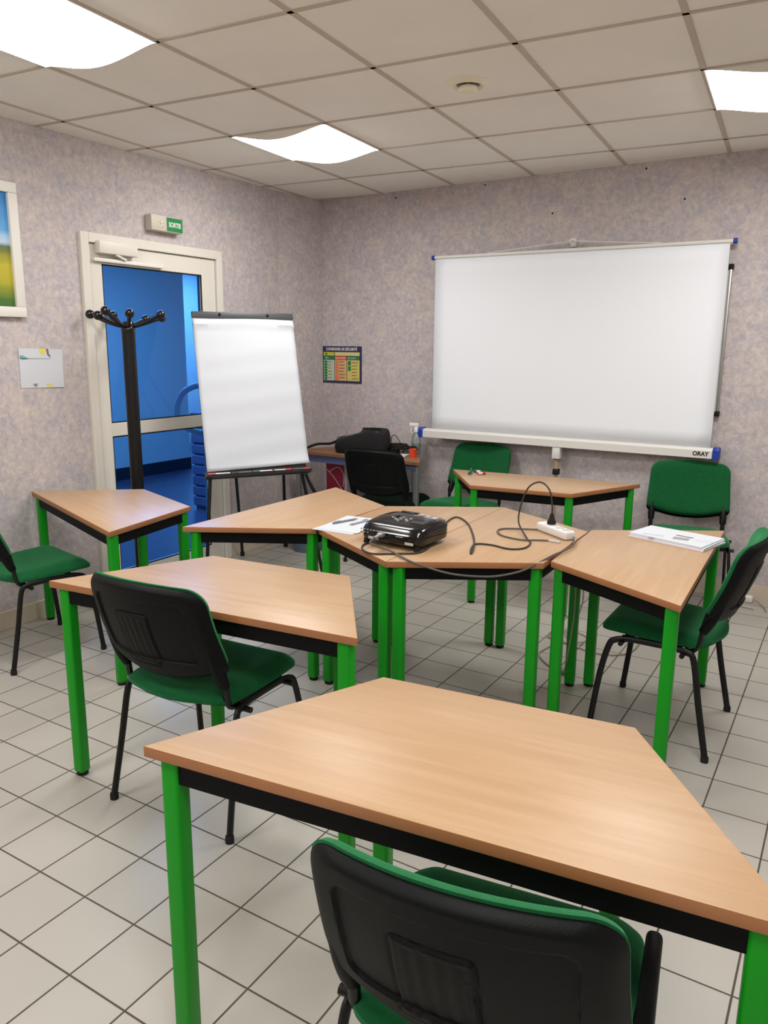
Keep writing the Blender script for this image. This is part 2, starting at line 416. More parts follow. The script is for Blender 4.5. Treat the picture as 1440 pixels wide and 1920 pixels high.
b.tube([(-.045, hy + .02, .93), (-.10, hy - .02, .94), (-.14, hy - .09, .99), (-.15, hy - .13, 1.09), (-.14, hy - .09, 1.20), (-.10, hy - .02, 1.25), (-.045, hy + .02, 1.26)], .021, 12)
b.build('door_handle', M_white, leaf)
b = MB(); b.box(.006, .055, Y0 + .10, Y0 + .38, 2.045, 2.115, .006); cl = b.build('door_closer', M_frame, leaf)
b = MB(); b.box(.008, .03, Y0 + .08, Y0 + .60, 2.0, 2.02, .003).tube([(.045, Y0 + .22, 2.045), (.035, Y0 + .3, 2.022)], .008, 8, 0); b.build('closer_rail', M_white, cl)

# ------------------------------------------------------------ ceiling lights
def make_light(c_, r_, label, group=None):
    """cell spans c..c+1, r-1..r"""
    p0 = G(c_ + .5, r_ - .5)
    t = thing('ceiling_light', label, 'light', p0, GA, group)
    b = MB(); w = .295; nn = 24
    def fn(i, j):
        u = -1 + 2 * i / (nn - 1); v = -1 + 2 * j / 9
        zz = -.006 - .042 * (math.cos(u * PI / 2) ** 1.4)
        return (u * w, v * w, zz)
    b.grid(fn, nn, 10)
    b.build('diffuser', M_dif, t)
    b = MB()
    for v in (-w, w):   # opaque end plates closing the sagging diffuser
        top = [b.bm.verts.new((-w + 2 * w * i / (nn - 1), v, -.002)) for i in range(nn)]
        bot = [b.bm.verts.new(fn(i, 0 if v < 0 else 9)) for i in range(nn)]
        for i in range(nn - 1): b.bm.faces.new((top[i], top[i + 1], bot[i + 1], bot[i]))
        if v < 0: b.build('end_plate', M_ceil, t, smooth=False); b = MB()
    b.build('end_plate', M_ceil, t, smooth=False)
    b = MB()
    b.box(-.3, .3, -.3, -.295, -.008, -.0005).box(-.3, .3, .295, .3, -.008, -.0005).box(-.3, -.295, -.295, .295, -.008, -.0005).box(.295, .3, -.295, .295, -.008, -.0005)
    b.build('frame', M_white, t, smooth=False)
    return t
L0 = make_light(1, 3, 'square ceiling light nearest the corner, above and in front of the glass door', 'glowing ceiling lights')
dup(L0, G(1.5, 5.5), GA, 'large bright ceiling light cut by the upper left edge of the view', 'glowing ceiling lights')
dup(L0, G(5.5, 2.5), GA, 'ceiling light cut by the right edge, above the projection screen', 'glowing ceiling lights')
for cc, rr_ in ((5.5, 5.5), (1.5, 8.5), (5.5, 8.5), (1.5, 11.5), (5.5, 11.5)):
    dup(L0, G(cc, rr_), GA, 'ceiling light behind the camera, %s row, %s line from the screen wall' % ('door side' if cc < 3 else 'right hand', {5.5: 'second', 8.5: 'third', 11.5: 'last'}[rr_]), 'glowing ceiling lights at the rear')

# ceiling air valve
av = thing('air_valve', 'round cream air valve set in a ceiling tile', 'vent', onz(878, 156, H), 0)
b = MB(); b.lathe([(.096, 0), (.096, -.004), (.085, -.012), (.066, -.016), (.052, -.008), (.05, 0)]); b.build('rim', M_cream, av)
b = MB(); b.lathe([(.051, -.0005), (.0, -.0005)]); b.build('throat', M_vent, av)
b = MB(); b.lathe([(0, -.040), (.02, -.040), (.034, -.036), (.042, -.026), (.040, -.016), (.0, -.012)]); b.lathe([(.008, -.012), (.008, -.001)]); o = b.build('cone', M_cream, av)
o.location = (0.0, 0.0, 0)

# ------------------------------------------------------------ tables
LEGS = [(-.548, .031), (.548, .031), (-.281, .484), (.281, .484)]
def make_table(label, loc, rz, group='trapezoid classroom tables'):
    t = thing('trapezoid_table', label, 'table', loc, rz, group)
    poly = [(-.6, 0), (.6, 0), (.3, .5196), (-.3, .5196)]
    b = MB(); b.prism(poly, .712, .737, .0025, 2)
    o = b.build('tabletop', [M_wood, M_woodedge], t)
    for p_ in o.data.polygons:
        if abs(p_.normal.z) < .5: p_.material_index = 1
    b = MB()
    def rail(a, c, ins=.03, th=.02):
        a = Vector((*a, 0)); c = Vector((*c, 0)); dv = (c - a).normalized(); n_ = Vector((-dv.y, dv.x, 0))
        a = a + dv * .03; c = c - dv * .03
        b.prism([tuple((a)[:2]), tuple((c)[:2]), tuple((c + n_ * th)[:2]), tuple((a + n_ * th)[:2])], .660, .7115)
    q = [(-.562, .016), (.562, .016), (.287, .500), (-.287, .500)]
    for i in range(4): rail(q[i], q[(i + 1) % 4])
    b.build('apron', M_apron, t, smooth=False)
    for (x, y) in LEGS:
        b = MB(); b.box(x - .0215, x + .0215, y - .0215, y + .0215, .012, .7115, .008, 3); lg = b.build('leg', M_green, t)
        b = MB(); b.lathe([(0, 0), (.019, 0), (.021, .004), (.021, .014), (0, .014)], (x, y, 0), 20); b.build('foot_cap', M_rubber, lg)
    return t
R_ = math.radians
T1 = make_table('large trapezoid table in the foreground, with bare beech top and green legs', (3.486, -4.141, 0), R_(6.75))
dup(T1, (2.335, -3.544, 0), R_(6.0), 'trapezoid table at mid left with a black backed green chair drawn up to it')
dup(T1, (.770, -2.822, 0), R_(-19.6), 'trapezoid table in front of the glass door, beside the coat stand')
dup(T1, (1.5245, -2.176, 0), R_(-90), 'trapezoid table left of the projector table, in front of the flip chart')
dup(T1, (2.5725, -2.163, 0), R_(91.2), 'left half of the hexagon in the middle, carrying the black projector')
dup(T1, (2.5740, -2.163, 0), R_(-88.8), 'right half of the hexagon in the middle, carrying the white power strip')
dup(T1, (3.622, -2.091, 0), R_(92.1), 'trapezoid table at right with a stack of printed sheets on it')
dup(T1, (2.383, -.525, 0), R_(-174), 'trapezoid table at the back under the projection screen')

# ------------------------------------------------------------ chairs
def sdrr(x, y, hw, hh, rr):
    qx, qy = abs(x) - hw + rr, abs(y) - hh + rr
    return math.hypot(max(qx, 0), max(qy, 0)) + min(max(qx, qy), 0) - rr
def sm(a, b_, x):
    t = min(1, max(0, (x - a) / (b_ - a))); return t * t * (3 - 2 * t)
def back_outline(low=False):
    """x,z outline of the backrest: rounded top corners, bowed bottom"""
    pts = []
    W_, zt, zb = .240, .840, .560 if not low else .545
    def arc(cx, cz, rr, a0, a1, k): return [(cx + rr * math.cos(R_(a0 + (a1 - a0) * i / k)), cz + rr * math.sin(R_(a0 + (a1 - a0) * i / k))) for i in range(k + 1)]
    top = [(W_ - .008 - .062 - i * (2 * (W_ - .070)) / 12, zt + .008 * (1 - ((i - 6) / 6) ** 2)) for i in range(1, 12)]
    pts += arc(W_ - .070, zt - .062, .062, 0, 90, 9) + top + arc(-(W_ - .070), zt - .062, .062, 90, 180, 9)
    pts += [(-W_ + .005, .70), (-W_, .62)] + arc(-W_ + .03, zb + .03, .03, 180, 255, 4)
    pts += [(-.19 + .38 * i / 14, zb - .002 - .034 * (1 - abs((i - 7) / 7) ** 2.2)) for i in range(1, 14)]
    pts += arc(W_ - .03, zb + .03, .03, 285, 360, 4) + [(W_, .62), (W_ - .005, .70)]
    return pts
def back_y(x, z):   # local y of the mid surface: leans back, sides wrap forward, lumbar bulge
    return -.224 - (z - .52) * .34 + .058 * (x / .235) ** 2 - .012 * math.sin((z - .52) / .33 * PI)
def resample(P, n=220):
    Q = P + [P[0]]; D = [0.]
    for a, c in zip(Q, Q[1:]): D.append(D[-1] + math.hypot(c[0] - a[0], c[1] - a[1]))
    out = []; k = 0
    for i in range(n):
        t = D[-1] * i / n
        while D[k + 1] < t: k += 1
        u = (t - D[k]) / max(1e-9, D[k + 1] - D[k]); out.append((Q[k][0] + (Q[k + 1][0] - Q[k][0]) * u, Q[k][1] + (Q[k + 1][1] - Q[k][1]) * u))
    return out
BO = resample(back_outline()); BL = resample(back_outline(True))
def back_shell(front, m, parent, name):
    BO_ = BO if front else BL; b = MB(); cx, cz = 0, .70; NR = 30 if front else 76; n = len(BO_)
    shr = 0 if not front else .0
    def fn(i, j):
        t = j / (NR - 1)
        tt = 1 - (1 - t) ** 1.15
        x = cx + (BO_[i][0] - cx) * tt; z = cz + (BO_[i][1] - cz) * tt
        y = back_y(x, z)
        if front:
            th = .034 * math.sqrt(max(0, 1 - tt ** 8)); return (x, y + .003 + th, z + .006 * tt)
        s_ = sdrr(x, z - .690, .176, .105, .028)
        th = .020 * (1 - max(0, (tt - .86) / .14) ** 2.5)
        th -= .008 * sm(.003, -.003, s_)                       # recessed field
        s2 = sdrr(x + .02, z - .655, .062, .088, .008)
        th += .0035 * sm(.0025, -.0025, s2) - .003 * math.exp(-((s2 - .003) / .003) ** 2)                      # raised centre panel
        if s2 < -.01: th -= .0016 * (.5 + .5 * math.cos(x * 2 * PI / .026))
        return (x, y - th, z)
    b.grid(fn, n, NR, True)
    # seam edge ring to the mid surface
    ring = [b.bm.verts.new((p_[0], back_y(*p_) + (.0035 if front else .0025), p_[1])) for p_ in BO_]
    outer = [b.bm.verts.new(fn(i, NR - 1)) for i in range(n)]
    for i in range(n): b.bm.faces.new((ring[i], ring[(i + 1) % n], outer[(i + 1) % n], outer[i]))
    bmesh.ops.remove_doubles(b.bm, verts=b.bm.verts, dist=.00005)
    if not front:   # lobes of the shell that sheath the posts
        for s_ in (-1, 1): b.tube([(s_ * .207, back_y(.207, .66) - .004, .66), (s_ * .207, back_y(.207, .58) - .004, .58), (s_ * .207, back_y(.207, .53) - .002, .53), (s_ * .207, back_y(.207, .50) + .002, .495)], lambda t_: .012 + .008 * math.sin(t_ * PI * .8), 12, 5)
    return b.build(name, m, parent, ang=50)
def seat_outline():
    pts = []; 
    def arc(cx, cy, rr, a0, a1, k): return [(cx + rr * math.cos(R_(a0 + (a1 - a0) * i / k)), cy + rr * math.sin(R_(a0 + (a1 - a0) * i / k))) for i in range(k + 1)]
    pts += arc(.175, .155, .06, 0, 90, 8) + [(.175 - .35 * i / 10, .215 + .012 * (1 - ((i - 5) / 5) ** 2)) for i in range(1, 10)] + arc(-.175, .155, .06, 90, 180, 8)
    pts += [(-.235, .05), (-.228, -.05)] + arc(-.145, -.125, .075, 180, 262, 7) + [(-.14 + .28 * i / 8, -.2 - .028 * (1 - ((i - 4) / 4) ** 2)) for i in range(1, 8)] + arc(.145, -.125, .075, 278, 360, 7)
    pts += [(.228, -.05), (.235, .05)]
    return pts
SO = seat_outline()
def seat_z(x, y):
    return .448 + .06 * y + .010 * (x / .235) ** 2 - .022 * max(0, abs(x) / .235 - .8) / .2 * .6 - .020 * max(0, (y - .15) / .07) ** 2 + .014 * max(0, (-y - .1) / .13) ** 2
def seat_part(top, m, parent, name):
    b = MB(); n = len(SO); NR = 16
    def fn(i, j):
        t = j / (NR - 1); t = 1 - (1 - t) ** 1.3
        x, y = SO[i][0] * t, SO[i][1] * t
        z = seat_z(x, y)
        return (x, y, z + (.026 * (1 - t ** 8) if top else -.014 * (1 - t ** 6)))
    b.grid(fn, n, NR, True)
    ring = [b.bm.verts.new((x, y, seat_z(x, y) - (.012 if top else -.0))) for x, y in SO]
    outer = [b.bm.verts.new(fn(i, NR - 1)) for i in range(n)]
    for i in range(n): b.bm.faces.new((ring[i], ring[(i + 1) % n], outer[(i + 1) % n], outer[i]))
    if not top:
        for v in b.bm.verts: v.co.z -= .013
    bmesh.ops.remove_doubles(b.bm, verts=b.bm.verts, dist=.0004)
    return b.build(name, m, parent, ang=50)
def make_chair(label, loc, rz, fabm=None, group='upholstered stacking chairs'):
    t = thing('stacking_chair', label, 'chair', loc, rz, group)
    fm = fabm or M_fab
    seat_part(True, fm, t, 'seat'); seat_part(False, M_plastic, t, 'seat_shell')
    br = back_shell(True, fm, t, 'backrest'); back_shell(False, M_plastic, br, 'backrest_shell')
    for s_ in (-1, 1):
        b = MB(); b.tube([(s_ * .252, -.225, .014), (s_ * .242, -.182, .22), (s_ * .234, -.150, .385), (s_ * .232, -.122, .412), (s_ * .230, -.07, .418), (s_ * .229, 0, .419)], .0125, 10, 5, .0095)
        lg = b.build('leg', M_black, t)
        b = MB(); b.lathe([(0, 0), (.0145, 0), (.0145, .018), (.0125, .024), (0, .024)], (s_ * .252, -.225, 0), 14); b.build('foot_cap', M_rubber, lg)
        b = MB(); b.tube([(s_ * .252, .225, .014), (s_ * .242, .198, .25), (s_ * .234, .172, .375), (s_ * .232, .148, .406), (s_ * .230, .09, .418), (s_ * .229, 0, .419)], .0125, 10, 5, .0095)
        lg = b.build('leg', M_black, t)
        b = MB(); b.lathe([(0, 0), (.0145, 0), (.0145, .018), (.0125, .024), (0, .024)], (s_ * .252, .225, 0), 14); b.build('foot_cap', M_rubber, lg)
        b = MB(); b.tube([(s_ * .2, .02, .408), (s_ * .2, -.09, .405), (s_ * .203, -.135, .412), (s_ * .207, -.158, .44), (s_ * .207, -.166, .49), (s_ * .207, -.175, .55), (s_ * .207, -.19, .60)], .0125, 10, 5, .0095)
        b.build('back_post', M_black, t)
    b = MB()
    for y in (-.11, .12): b.tube([(-.262, y, .404), (.262, y, .404)], .010, 8, 0)
    b.box(-.21, -.19, -.1, .13, .408, .418).box(.19, .21, -.1, .13, .408, .418)
    b.build('seat_frame', M_black, t)
    return t
C2 = make_chair('green chair seen from behind, drawn up to the table at mid left', (2.252, -3.376, 0), R_(3.5))
dup(C2, (3.622, -4.07, 0), R_(8), 'foreground chair with black back and green piping, cut by the bottom edge', 'upholstered stacking chairs')
dup(C2, (3.487, -2.005, 0), R_(89), 'green chair in side view at the right table, near the right edge')
dup(C2, (.586, -2.91, 0), R_(-12), 'green chair cut by the left edge, near the glass door')
dup(C2, (1.745, -.355, 0), R_(174), 'green chair against the back wall, left of the rear table')
dup(C2, (3.255, -.41, 0), R_(191), 'green chair against the back wall, right of the rear table')
make_chair('black upholstered chair pushed up to the corner desk', (1.225, -.457, 0), R_(3.7), M_fabd)
# folded writing tablet beside the foreground chair
c1 = [o for o in COL.objects if o.get('label', '').startswith('foreground chair')][0]
b = MB(); b.box(.237, .266, -.17, .12, .27, .530, .012, 4); b.tube([(.225, -.02, .418), (.25, -.02, .41)], .01, 8, 0)
o = b.build('folded_writing_tablet', M_plastic, c1); o['label'] = 'black writing tablet folded down at the side'

# ------------------------------------------------------------ projection screen
YS = -.1
sc = thing('projection_screen', 'wide white pull-up projection screen in front of the back wall', 'screen', (2.33, YS, 0))
b = MB(); x0, x1 = 1.362 - 2.33, 3.30 - 2.33
def fs(i, j):
    u = i / 20; v = j / 12; z = .935 + (2.148 - .935) * v
    return (x0 + (x1 - x0) * u, .004 * math.sin(u * 5) * (1 - v), z)
b.grid(fs, 21, 13); o = b.build('screen_fabric', M_screen, sc); md = o.modifiers.new('thick', 'SOLIDIFY'); md.thickness = .002
b = MB(); b.tube([(1.352 - 2.33, 0, 2.152), (3.318 - 2.33, 0, 2.152)], .012, 14, 0); tb = b.build('top_bar', M_case, sc)
for xx in (1.336 - 2.33, 3.316 - 2.33):
    b = MB(); b.tube([(xx, 0, 2.152), (xx + .022, 0, 2.152)], .016, 14, 0); b.build('end_cap', M_blue, tb)
b = MB(); b.prism([(-.035, .878), (.035, .878), (.035, .925), (.022, .94), (-.022, .94), (-.035, .925)], 1.30 - 2.33, 3.318 - 2.33, .004, 2, M=Matrix(((0, 0, 1, 0), (1, 0, 0, 0), (0, 1, 0, 0), (0, 0, 0, 1))))
ca = b.build('roller_case', M_case, sc)
for xx in (1.262 - 2.33, 3.319 - 2.33):
    b = MB(); b.prism([(-.038, .872), (.038, .872), (.038, .93), (.024, .947), (-.024, .947), (-.038, .93)], xx, xx + .038, .006, 2, M=Matrix(((0, 0, 1, 0), (1, 0, 0, 0), (0, 1, 0, 0), (0, 0, 0, 1)))); b.build('end_cap', M_blue, ca)
text('case_logo', 'ORAY', .036, mat('logo black', (20, 20, 22), .5), ca, (3.205 - 2.33, -.0362, .893), (PI / 2, 0, 0), .0005, .95, bold=.0012)
b = MB(); b.tube([(1.765 - 2.33, 0, 2.165), (2.05 - 2.33, .01, 2.186), (2.325 - 2.33, .03, 2.208), (2.345 - 2.33, .03, 2.212), (2.6 - 2.33, .01, 2.188), (2.909 - 2.33, 0, 2.165)], .003, 8, 4)
b.build('hanging_cord', M_whitep, sc)
pl = None
b = MB(); b.tube([(0, .0, .35), (0, 0, .70)], .011, 10, 0).tube([(0, 0, .70), (0, 0, .80)], .014, 10, 0); pl = b.build('pole', mat('tan pole', (176, 150, 116), .5), sc)
b = MB(); b.box(-.028, .028, -.03, .03, .795, .879, .006); b.build('pole_clamp', M_case, pl)
b = MB(); b.box(-.02, .02, -.022, .022, .685, .725, .004).box(-.018, .018, -.02, .02, .79, .797); b.build('pole_collar', M_rubber, pl)
for (fx, fy) in ((-.03, -.02 + .03), (.24, -.17), (-.24, -.17)):
    b = MB(); b.tube([(0, 0, .36), (fx * .5, fy * .5, .2), (fx, fy, .03)], .010, 8, 0); lg = b.build('tripod_leg', M_alu, sc)
    b = MB(); b.ball((fx, fy, .018), .018, 2); b.build('foot_cap', M_blue, lg)
hk = thing('wall_hook', 'small white hook on the wall above the projection screen', 'hook', (2.335, yb(2.335), 2.2))
b = MB(); b.box(-.02, .02, -.014, 0, -.02, .035, .004); b.tube([(0, -.012, .02), (0, -.05, .01), (0, -.075, .0), (0, -.08, .02)], .006, 8, 4); b.build('hook_body', M_whitep, hk)

# whiteboard behind the screen
wb = thing('whiteboard', 'wall whiteboard mostly hidden behind the projection screen', 'whiteboard', (2.45, yb(2.45) , 1.58), -.028)
b = MB(); b.box(-.855, .855, -.018, -.004, -.44, .44); b.build('board', M_white, wb, smooth=False)
b = MB(); b.box(-.87, .87, -.028, -.002, .425, .442, .003).box(-.87, .87, -.028, -.002, -.442, -.425, .003).box(-.87, -.853, -.028, -.002, -.425, .425, .003).box(.853, .87, -.028, -.002, -.425, .425, .003); b.build('board_frame', M_alu, wb)
for sx_ in (-1, 1):
    for sz in (-1, 1):
        b = MB(); b.box(sx_ * .862 - .014, sx_ * .862 + .014, -.032, -.001, sz * .432 - .016, sz * .432 + .016, .004); b.build('corner_cap', M_rubber, wb)

# ------------------------------------------------------------ wall signs and pictures
def wx(x): return (x, yb(x), 0)
sg = thing('safety_notice', 'safety instructions notice in blue frame on the back wall left of the screen', 'notice', (.457, yb(.457), 1.387), -.028)
b = MB(); b.box(-.194, .194, -.008, 0, -.145, .145); b.build('notice_board', mat('notice navy', (44, 44, 84), .4), sg, smooth=False)
def patch(name, x0, x1, z0, z1, c, y=-.0095, m=None):
    b = MB(); b.box(x0, x1, y, y + .0016, z0, z1); return b.build(name, m or mat(name + ' ink', c, .5), sg, smooth=False)
text('notice_title', 'CONSIGNES DE SÉCURITÉ', .030, M_white, sg, (0, -.0085, .112), (PI / 2, 0, 0), .0004, .88, 'CENTER', .0008)
patch('number_panel', -.178, -.07, .07, .098, (196, 190, 52)); patch('address_panel', -.064, .178, .07, .098, (212, 204, 140))
patch('fire_header', -.178, -.07, .038, .066, (30, 120, 84)); patch('evacuation_header', -.064, .05, .038, .066, (226, 96, 58)); patch('first_aid_header', .056, .178, .038, .066, (30, 120, 84))
p1 = patch('fire_column', -.178, -.07, -.128, .036, (186, 200, 176)); p2 = patch('evacuation_column', -.064, .05, -.128, .036, (220, 172, 120)); p3 = patch('first_aid_column', .056, .178, -.128, .036, (210, 196, 104))
text('number_text', '18', .022, M_ink, sg, (-.165, -.0112, .076), (PI / 2, 0, 0), .0003, 1, bold=.0008)
text('header_text', 'FEU', .02, M_white, sg, (-.16, -.0112, .045), (PI / 2, 0, 0), .0003, 1)
text('header_text', 'EVACUATION', .018, M_white, sg, (-.06, -.0112, .045), (PI / 2, 0, 0), .0003, .9)
text('header_text', 'SECOURS +', .018, M_white, sg, (.062, -.0112, .045), (PI / 2, 0, 0), .0003, .95)
b = MB()
for k in range(7): b.box(-.172, -.142, -.0115, -.009, .012 - k * .0225, .030 - k * .0225)
b.build('pictogram_strip', M_sgreen, p1, smooth=False)
b = MB()
for k in range(7): b.box(-.055, -.03, -.0115, -.009, .012 - k * .0225, .030 - k * .0225)
b.build('pictogram_strip', mat('salmon ink', (222, 120, 84), .5), p2, smooth=False)
b = MB(); b.box(.066, .094, -.0115, -.009, -.006, .03).box(.066, .094, -.0115, -.009, -.048, -.012); b.build('pictogram_strip', M_sgreen, p3, smooth=False)
b = MB()
for k in range(6):
    z = .018 - k * .025
    b.box(-.134, -.134 + .03 + .02 * random.random(), -.0112, -.009, z, z + .005); b.box(-.022, .02 + .02 * random.random(), -.0112, -.009, z, z + .008); b.box(.104, .15 + .02 * random.random(), -.0112, -.009, z - .004, z + .002)
b.build('text_lines', mat('brown print', (140, 120, 84), .6), sg, smooth=False)

ex = thing('exit_sign', 'green and white SORTIE exit sign above the glass door', 'sign', (XL, -1.575, 2.265), PI / 2)
b = MB(); b.box(-.128, .128, -.058, 0, -.046, .046, .005); b.build('sign_box', M_beige, ex)
b = MB(); b.box(-.005, .124, -.0605, -.0585, -.040, .040); b.build('green_panel', M_sgreen, ex, smooth=False)
text('sign_text', 'SORTIE', .040, M_white, ex, (.0595, -.0608, -.014), (PI / 2, 0, 0), .0006, .78, 'CENTER', .0012)
b = MB(); b.ball((-.05, -.0595, .024), .007, 2, (1, .3, 1)).tube([(-.05, -.0598, .015), (-.046, -.0598, -.006)], .006, 8, 0).tube([(-.046, -.0598, -.006), (-.03, -.0598, -.024)], .0035, 8, 0).tube([(-.046, -.0598, -.006), (-.060, -.0598, -.026)], .0035, 8, 0).tube([(-.049, -.0598, .010), (-.03, -.0598, .004)], .0035, 8, 0).tube([(-.049, -.0598, .010), (-.068, -.0598, .006)], .0035, 8, 0)
b.build('running_figure', M_white, ex)

pf = thing('framed_landscape', 'white framed landscape picture of yellow fields under blue sky, cut by the left edge', 'picture', (XL, -3.07, 2.005), 0)
b = MB(); w_, h_, t_ = .50, .335, .052
b.box(0, .03, -w_, w_, h_ - t_, h_, .004).box(0, .03, -w_, w_, -h_, -h_ + t_, .004).box(0, .03, -w_, -w_ + t_, -h_ + t_, h_ - t_, .004).box(0, .03, w_ - t_, w_, -h_ + t_, h_ - t_, .004)
b.build('picture_frame', M_white, pf)
b = MB(); b.quad((.012, -w_ + .04, -h_ + .04), (.012, w_ - .04, -h_ + .04), (.012, w_ - .04, h_ - .04), (.012, -w_ + .04, h_ - .04)); b.build('print', M_pic, pf, smooth=False)

nt_ = thing('wall_paper_sheet', 'white sheet with coloured corner ornaments pinned to the wall left of the door', 'notice', (XL, -2.492, 1.403), 0)
nt_.rotation_euler = (R_(-1), 0, 0)
b = MB(); b.grid(lambda i, j: (.003 + .004 * (i / 8) ** 3, -.132 + .264 * i / 8, -.105 + .21 * j / 6), 9, 7); b.build('sheet', M_paper, nt_)
def blob(name, pts, m):
    b = MB(); b.bm.faces.new([b.bm.verts.new((.0045, y, z)) for y, z in pts]); b.build(name, m, nt_, smooth=False)
blob('yellow_ornament', [(-.01, .105), (.028, .105), (.03, .085), (.012, .072), (-.004, .085)], mat('yellow ink', (222, 210, 70), .8))
blob('yellow_ornament', [(.056, .105), (.08, .105), (.076, .082), (.06, .085)], mat('yellow ink', (222, 210, 90), .8))
blob('violet_ornament', [(.032, .105), (.046, .105), (.05, .075), (.075, .055), (.06, .055), (.038, .07)], mat('violet ink', (120, 100, 130), .8))
blob('teal_ornament', [(-.128, .068), (-.11, .068), (-.075, .05), (-.11, .044), (-.128, .052)], mat('teal ink', (110, 170, 160), .8))
blob('rule_line', [(-.128, .053), (.125, .053), (.125, .050), (-.128, .050)], M_inkl)
blob('corner_ornament', [(.1, .105), (.131, .105), (.131, .09)], M_inkl)
blob('violet_ornament', [(.105, .0), (.131, .01), (.131, -.018), (.112, -.012)], mat('grey ink', (140, 140, 150), .8))
blob('violet_ornament', [(-.06, -.083), (-.03, -.083), (-.04, -.1), (-.055, -.095)], mat('violet ink', (140, 130, 146), .8))
blob('yellow_ornament', [(.02, -.085), (.065, -.088), (.08, -.098), (.06, -.104), (.03, -.098)], mat('yellow ink', (216, 206, 96), .8))

for k, (x, z, lb) in enumerate([(1212, 316, 'tiny dark nail high on the back wall near the ceiling, above the screen right half'), (910, 347, 'tiny dark nail high on the back wall, above the screen left end'), (742, 371, 'tiny dark nail just under the ceiling, above the safety notice side'), (1036, 400, 'tiny dark nail in the wall above the screen hook'), (1284, 373, 'tiny dark nail in the wall above the screen right end')]):
    v = ray(x, z); P = CAMP + v * ((0.0 - CAMP.y) / v.y); P = CAMP + v * ((yb(P.x) - CAMP.y) / v.y)
    b = MB(); b.lathe([(0, -.006), (.005, -.005), (.006, 0), (0, .0)], (0, 0, 0), 10, Matrix.Rotation(PI / 2, 4, 'X'))
    o = b.build('wall_nail', M_rubber); o.rotation_euler = (PI, 0, 0); o.location = P; tag(o, lb, 'nail', 'nails in the back wall')

# ------------------------------------------------------------ coat stand
cs = thing('coat_stand', 'black coat stand with ball knobs in front of the glass door', 'coat stand', (.44, -2.085, 0), R_(8))
b = MB(); b.lathe([(0, 0), (.16, 0), (.165, .012), (.15, .028), (.05, .034), (0, .034)], n=36); b.build('base', M_black, cs)
b = MB(); b.tube([(0, 0, .03), (0, 0, 1.64)], .037, 20, 0); b.build('pole', M_black, cs)
b = MB(); b.lathe([(0, 1.60), (.04, 1.60), (.042, 1.64), (.03, 1.66), (0, 1.665)]); b.build('hub', M_gloss, cs)
for a, L_, zz in ((-75, .25, 1.71), (-45, .20, 1.70), (-115, .17, 1.69), (25, .19, 1.70), (70, .22, 1.69), (100, .20, 1.68), (155, .20, 1.70), (205, .21, 1.70)):
    dx, dy = math.cos(R_(a)), math.sin(R_(a))
    b = MB(); b.tube([(dx * .02, dy * .02, 1.63), (dx * L_ * .5, dy * L_ * .5, 1.655), (dx * L_, dy * L_, zz)], .011, 10, 4); ar = b.build('arm', M_black, cs)
    b = MB(); b.ball((dx * L_, dy * L_, zz), .026, 3).lathe([(.0, -.02), (.018, -.02), (.014, .0)], (dx * L_, dy * L_, zz)); b.build('knob', M_gloss, ar)

# ------------------------------------------------------------ flip chart
FY, FT = .991, .267
fc = thing('flip_chart', 'flip chart easel with blank white pad in front of the door corner', 'flip chart', (.848, -1.467, 0), FY)
# local: x right, -y faces the room; board leans back
def fb(u, h_, out=0.):   # point on board plane
    return (u, math.sin(FT) * h_ - out * math.cos(FT), .771 + math.cos(FT) * h_ - out * math.sin(FT) * 1)
MT = Matrix.Translation((0, 0, .771)) @ Matrix.Rotation(-FT, 4, 'X')
b = MB(); b.box(-.322, .322, .0, .02, -.03, .985, .004, 2, M=MT); bd = b.build('board', M_grey, fc)
b = MB(); b.box(-.328, .328, -.022, 0, .958, .998, .004, 2, M=MT); cb = b.build('clamp_bar', M_grey, fc)
for xx in (-.155, .155):
    b = MB(); b.ball(tuple(MT @ Vector((xx, -.024, .98))), .009, 2); b.build('clamp_knob', M_black, cb)
b = MB()
def pad(i, j):
    u = i / 26; v = j / 40
    x = -.326 + .652 * u + .010 * v * u
    h_ = .965 - v * (.970 - .02 * u)
    wave = .003 * math.sin(u * 7 + v * 3) + .0022 * math.sin(v * 40 + u * 3) * (1 if v > .3 else v / .3)
    fold = -.012 * math.exp(-((v - .035 - .04 * abs(u - .5) ** 1.5) / .016) ** 2)
    curl = -.016 * max(0, (v - .9) / .1) ** 2 * u
    return tuple(MT @ Vector((x, -.014 + wave * .6 + fold + curl, h_)))
b.grid(pad, 27, 41); o = b.build('paper_pad', M_paper, fc); md = o.modifiers.new('thick', 'SOLIDIFY'); md.thickness = .006
b = MB(); b.box(-.335, .335, -.06, .0, -.045, -.035, .002, 1, M=MT).box(-.335, .335, -.062, -.056, -.045, -.025, .001, 1, M=MT); tr = b.build('marker_tray', M_black, fc)
b = MB(); b.box(-.34, .34, -.006, .016, -.05, -.005, .002, 1, M=MT); b.build('lower_rail', M_grey, fc)
def wp(x, y):   # world point to easel local floor point
    v = Vector((x - .848, y + 1.467, 0)); return Vector((v.x * math.cos(FY) + v.y * math.sin(FY), -v.x * math.sin(FY) + v.y * math.cos(FY), 0))
for name, top, foot in (('front_leg', (-.30, .02, .765), wp(.74, -1.86)), ('front_leg', (.29, .02, .765), wp(1.135, -1.17)), ('rear_leg', tuple(MT @ Vector((-.13, .03, .6))), wp(.262, -.99)), ('rear_leg', tuple(MT @ Vector((.22, .03, .6))), wp(.36, -.60))):
    b = MB(); b.tube([top, (foot.x, foot.y, .02)], .011, 10, 0); lg = b.build(name, M_black, fc)
    b = MB(); b.lathe([(0, 0), (.016, 0), (.016, .03), (0, .03)], (foot.x, foot.y, 0), 14); b.build('foot_cap', M_rubber, lg)
